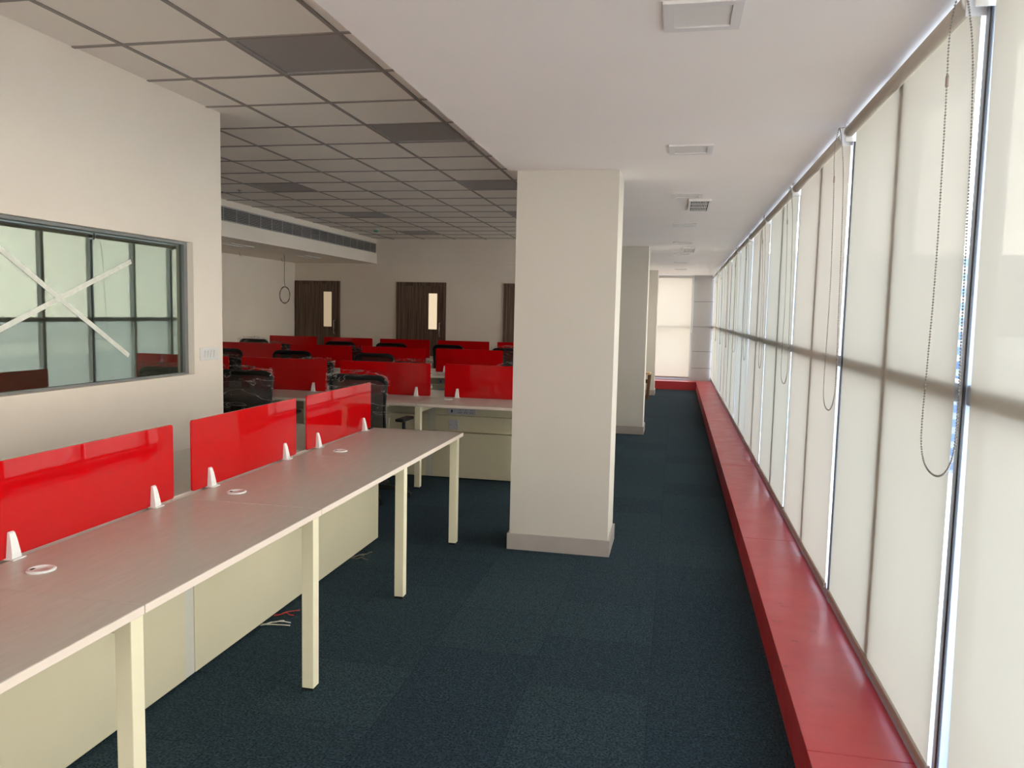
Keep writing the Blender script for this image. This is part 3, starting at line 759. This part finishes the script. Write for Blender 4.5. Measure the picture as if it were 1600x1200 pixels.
# ------------------------------------------------------------------ office chairs
def chair(seed=0, wrapped=True):
    c = empty('office_chair', (0, 0, 0), label='x', cat='chair', group='black office chairs at the desk rows')
    # base
    b = MB().lathe([(.03, .06), (.045, .07), (.045, .12), (.03, .13)], n=16)
    for k in range(5):
        a = 2*PI*k/5+.3; d = Vector((math.cos(a), math.sin(a), 0)); n = Vector((-d.y, d.x, 0))
        bb = bmesh.new(); vs = []
        for rr, w, z0, z1 in ((.03, .022, .065, .115), (.17, .018, .068, .10), (.30, .014, .066, .085)):
            vs.append([bb.verts.new(d*rr+n*w+Vector((0, 0, z0))), bb.verts.new(d*rr-n*w+Vector((0, 0, z0))), bb.verts.new(d*rr-n*w*.7+Vector((0, 0, z1))), bb.verts.new(d*rr+n*w*.7+Vector((0, 0, z1)))])
        for A, B in zip(vs, vs[1:]):
            for q in range(4): bb.faces.new((A[q], A[(q+1) % 4], B[(q+1) % 4], B[q]))
        bb.faces.new(vs[0][::-1]); bb.faces.new(vs[-1]); b._add(bb)
    bo = b.build('star_base', M['black'], c)
    for k in range(5):
        a = 2*PI*k/5+.3; d = Vector((math.cos(a), math.sin(a), 0)); n = Vector((-d.y, d.x, 0))
        w = MB(); p = d*.295
        for s in (-1, 1):
            ang = math.atan2(n.y, n.x)
            bb = MB().lathe([(.018, -.008), (.027, -.006), (.027, .006), (.018, .008)], n=14, axis='X').bm
            w._add(bb, 0, Matrix.Translation(p+n*.014*s+Vector((0, 0, .027))) @ Matrix.Rotation(ang, 4, 'Z'))
        w.tube([p+Vector((0, 0, .03)), p+Vector((0, 0, .07))], .007, 6)
        w.build('caster', M['black'], bo)
    MB().lathe([(.026, .12), (.026, .28), (.017, .285), (.017, .43)], n=14).build('gas_lift', M['black'], c)
    # seat
    bb = bmesh.new(); bmesh.ops.create_cube(bb, size=1, matrix=Matrix.Translation((0, .02, .485)) @ Matrix.Diagonal((.49, .47, .07, 1)))
    bmesh.ops.bevel(bb, geom=bb.edges[:], offset=.03, segments=4, profile=.6, affect='EDGES')
    for v in bb.verts:
        if v.co.y > .15: v.co.z -= (v.co.y-.15)*.25
        v.co.z += .02*abs(v.co.x)/.245*(1 if v.co.z > .48 else 0)
    for f in bb.faces: f.smooth = True
    MB()._add(bb).build('seat', M['fabric_black'], c)
    MB().box(-.10, .10, -.12, .12, .425, .452, bev=.006).build('seat_mechanism', M['black'], c)
    # back frame: rounded rectangle loop, curved
    def bk(x, z):  # surface of the back
        return Vector((x, -.235-.05*((z-.55)/.48)-.10*(.24-abs(x))*.0+.35*x*x-.03*math.sin((z-.55)/.48*PI), z))
    P = []
    hw, r = .237, .075
    for cx, cz, s in ((hw-r, .56+r, -PI/2), (hw-r, 1.02-.055, 0), (-hw+r, 1.02-.055, PI/2), (-hw+r, .56+r, PI)):
        for k in range(7):
            t = s+k*PI/2/6; rz_ = r if cz < .8 else .055
            xx = cx+r*math.cos(t); xx *= (.86+.14*min(1, max(0, (cz-.5)/.4)))
            P.append(bk(xx, cz+rz_*math.sin(t)))
    Q = []
    for i in range(len(P)):
        a, b2 = P[i], P[(i+1) % len(P)]; Q.append(a)
        if (b2-a).length > .08:
            for q in (1, 2, 3): 
                m_ = a.lerp(b2, q/4); Q.append(bk(m_.x, m_.z) if abs(m_.x) < .236 else m_)
    rad = [.014+.010*max(0, min(1, (p.z-.96)/.05)) for p in Q]
    MB().tube(Q, rad, 8, closed=True).build('back_frame', M['black'], c)
    bb = bmesh.new(); V = []
    for i in range(13):
        row = []
        for j in range(11):
            z = .57+(1.01-.57)*j/10; t = i/12*2-1
            w_ = hw*(.86+.14*min(1, max(0, (z-.5)/.4)))-.01
            if z > .96: w_ -= (z-.96)*.6
            if z < .62: w_ -= (.62-z)*.8
            row.append(bb.verts.new(bk(t*w_, z)+Vector((0, .002, 0))))
        V.append(row)
    for i in range(12):
        for j in range(10):
            f = bb.faces.new((V[i][j], V[i+1][j], V[i+1][j+1], V[i][j+1])); f.smooth = True
    MB()._add(bb).build('backrest', M['net'], c)
    MB().tube([(0, -.08, .435), (0, -.22, .44), (0, -.29, .50), (0, -.30, .62), (0, -.292, .74)], [.02, .022, .022, .018, .014], 10).box(-.12, .12, -.292, -.268, .70, .75, bev=.008).build('back_support', M['black'], c)
    for s in (-1, 1):
        ar = MB().tube([(s*.16, .0, .44), (s*.26, .0, .45), (s*.275, .0, .50), (s*.275, .0, .655)], [.014, .016, .017, .015], 8).build('armrest', M['black'], c)
        MB().box(s*.275-.038, s*.275+.038, -.10, .13, .655, .682, bev=.012, seg=3).build('arm_pad', M['black'], ar)
    return c
def wrap_mesh(seed):
    rnd = random.Random(seed); bb = bmesh.new(); nu, nv = 64, 30; V = []
    off = Vector((seed*3.1, seed*1.7, 0))
    for j in range(nv+1):
        t = j/nv; z = .47+(1.075-.47)*t
        row = []
        for i in range(nu):
            a = 2*PI*i/nu; ca, sa_ = math.cos(a), math.sin(a)
            hx = .268; hy = .055+.05*(1-t)**2
            e = .35
            x = hx*math.copysign(abs(ca)**e, ca); y = hy*math.copysign(abs(sa_)**.7, sa_)
            if t > .93: x *= 1-.12*((t-.93)/.07)**2; y *= 1-.75*((t-.93)/.07)
            yc = -.245-.05*((z-.55)/.48)-.03*math.sin((z-.55)/.48*PI)+.3*x*x
            p = Vector((x, yc+y, z))
            nz = noise.noise(p*9+off)*.014+noise.noise(p*26+off)*.007
            p += Vector((ca*nz, sa_*nz*1.4, (noise.noise(p*14+off*2)*.02 if t > .9 else 0)))
            row.append(bb.verts.new(p))
        V.append(row)
    for j in range(nv):
        for i in range(nu):
            f = bb.faces.new((V[j][i], V[j][(i+1) % nu], V[j+1][(i+1) % nu], V[j+1][i])); f.smooth = rnd.random() < .6
    bb.faces.new(V[-1])
    # crumpled knot of film on top
    for q in range(2):
        b2 = bmesh.new(); bmesh.ops.create_icosphere(b2, subdivisions=2, radius=1)
        cx = rnd.uniform(-.15, .17)
        for v in b2.verts:
            v.co = Vector((cx+v.co.x*.06, -.31+v.co.y*.02, 1.065+v.co.z*.014))*1 + Vector((0, 0, noise.noise(v.co*3+off)*.012))
        me_ = {}
        for v in b2.verts: me_[v] = bb.verts.new(v.co)
        for f in b2.faces: bb.faces.new([me_[v] for v in f.verts])
        b2.free()
    return MB()._add(bb).build('plastic_wrap', M['wrap'], recalc=False)
base = chair()
wraps = [wrap_mesh(1), wrap_mesh(2), wrap_mesh(3)]
used = [False]*3
# x, y, rotation, wrapped, label
CH_ = [
 (-3.42, 6.02, .04, 1, 'plastic wrapped black office chair half hidden by the end of the partition wall'),
 (-2.41, 6.02, -.06, 2, 'plastic wrapped black office chair just beyond the far end of the near bench'),
 (-4.52, 8.95, .03, 0, 'black mesh office chair top above the third screen from the pillar'),
 (-3.45, 8.95, -.03, 0, 'black mesh office chair top above the second screen from the pillar'),
 (-5.46, 8.95, .1, 0, 'black mesh office chair at the middle row, beside the partition wall end'),
 (-6.72, 11.88, .05, 3, 'wrapped office chair at the farthest row, leftmost, against the left wall'),
 (-5.21, 11.88, .0, 0, 'black office chair at the farthest row, in front of the left door'),
 (-4.37, 11.88, .08, 0, 'black office chair at the farthest row, left of the middle door'),
 (-3.41, 11.88, -.05, 0, 'black office chair at the farthest row, right of the middle door'),
 (-3.95, 7.98, PI+.35, 1, 'wrapped office chair behind the first row, seen in the gap between two red screens'),
 (-2.93, 7.98, PI-.25, 2, 'wrapped office chair behind the first row, its tilted top over the second from right screen'),
 (-1.62, 8.02, PI+.1, 3, 'wrapped office chair behind the first row, its top over the right end screen'),
 (-5.18, 7.98, PI-.1, 2, 'wrapped office chair behind the first row, beside the partition wall end'),
 (-5.98, 10.88, PI+.3, 3, 'wrapped office chair behind the middle row, leftmost'),
 (-4.86, 10.88, PI-.2, 1, 'wrapped office chair behind the middle row, below the gap left of the middle door'),
 (-2.33, 10.88, PI+.15, 2, 'wrapped office chair behind the middle row, beside the pillar'),
]
ZS = {9: .925, 10: .945, 11: .945, 12: .925, 13: .955, 14: .93}
for i, (x, y, rz, wr, lab) in enumerate(CH_):
    o = base if i == 0 else copy_tree(base, (0, 0, 0), skip=('plastic_wrap',))
    o.location = (x, y, 0); o.rotation_euler = (0, 0, rz); o['label'] = lab
    o.scale = (1, 1, ZS.get(i, 1))
    if wr:
        w = wraps[wr-1]
        if used[wr-1]: w = w.copy(); COL.objects.link(w)
        used[wr-1] = True; w.parent = o; w['label'] = 'crinkled clear plastic wrap'

# ------------------------------------------------------------------ small things
def cable_bundle(pos, lab, m, n, seed):
    rnd = random.Random(seed); b = MB()
    for k in range(n):
        a = rnd.uniform(-.2, .9); L = rnd.uniform(.08, .16)
        p = Vector((0, k*.010, .004)); P = [p]
        for q in range(5):
            p = p+Vector((math.cos(a), math.sin(a), 0))*L/5; a += rnd.uniform(-.35, .45); P.append(Vector((p.x, p.y, .004+.012*math.sin(q*.8)*rnd.random())))
        b.tube(P, .0028, 6)
    o = b.build('cable_end', m); o.location = pos; tag(o, lab, 'cable', 'loose cable ends on the carpet')
cable_bundle((-1.93, 4.46, 0), 'loose grey cable ends poking out under the far end of the near bench panel', M['wire'], 5, 3)
cable_bundle((-1.925, 3.50, 0), 'short red cable end poking out under the near bench panel', M['redcable'], 2, 5)
cable_bundle((-1.925, 3.37, 0), 'short grey cable end poking out beside the red cable', M['strip'], 3, 6)
# wooden stool by the corridor wall
st = empty('wooden_stool', (-.60, 14.9, 0), label='small brown wooden stool peeking from behind the second pillar', cat='stool')
MB().box(-.17, .17, -.14, .14, .46, .50, bev=.006).build('seat', M['stooltop'], st)
for sx in (-1, 1):
    for sy in (-1, 1):
        MB().prism([(sx*.12-.024, 0), (sx*.12+.024, 0), (sx*.15+.03, .46), (sx*.15-.03, .46)], 1, sy*.11-.018, sy*.11+.018, bev=.003).build('leg', M['stool'], st)
MB().box(-.13, .13, -.105, -.09, .30, .36).box(-.13, .13, .09, .105, .30, .36).build('stretcher', M['stool'], st)
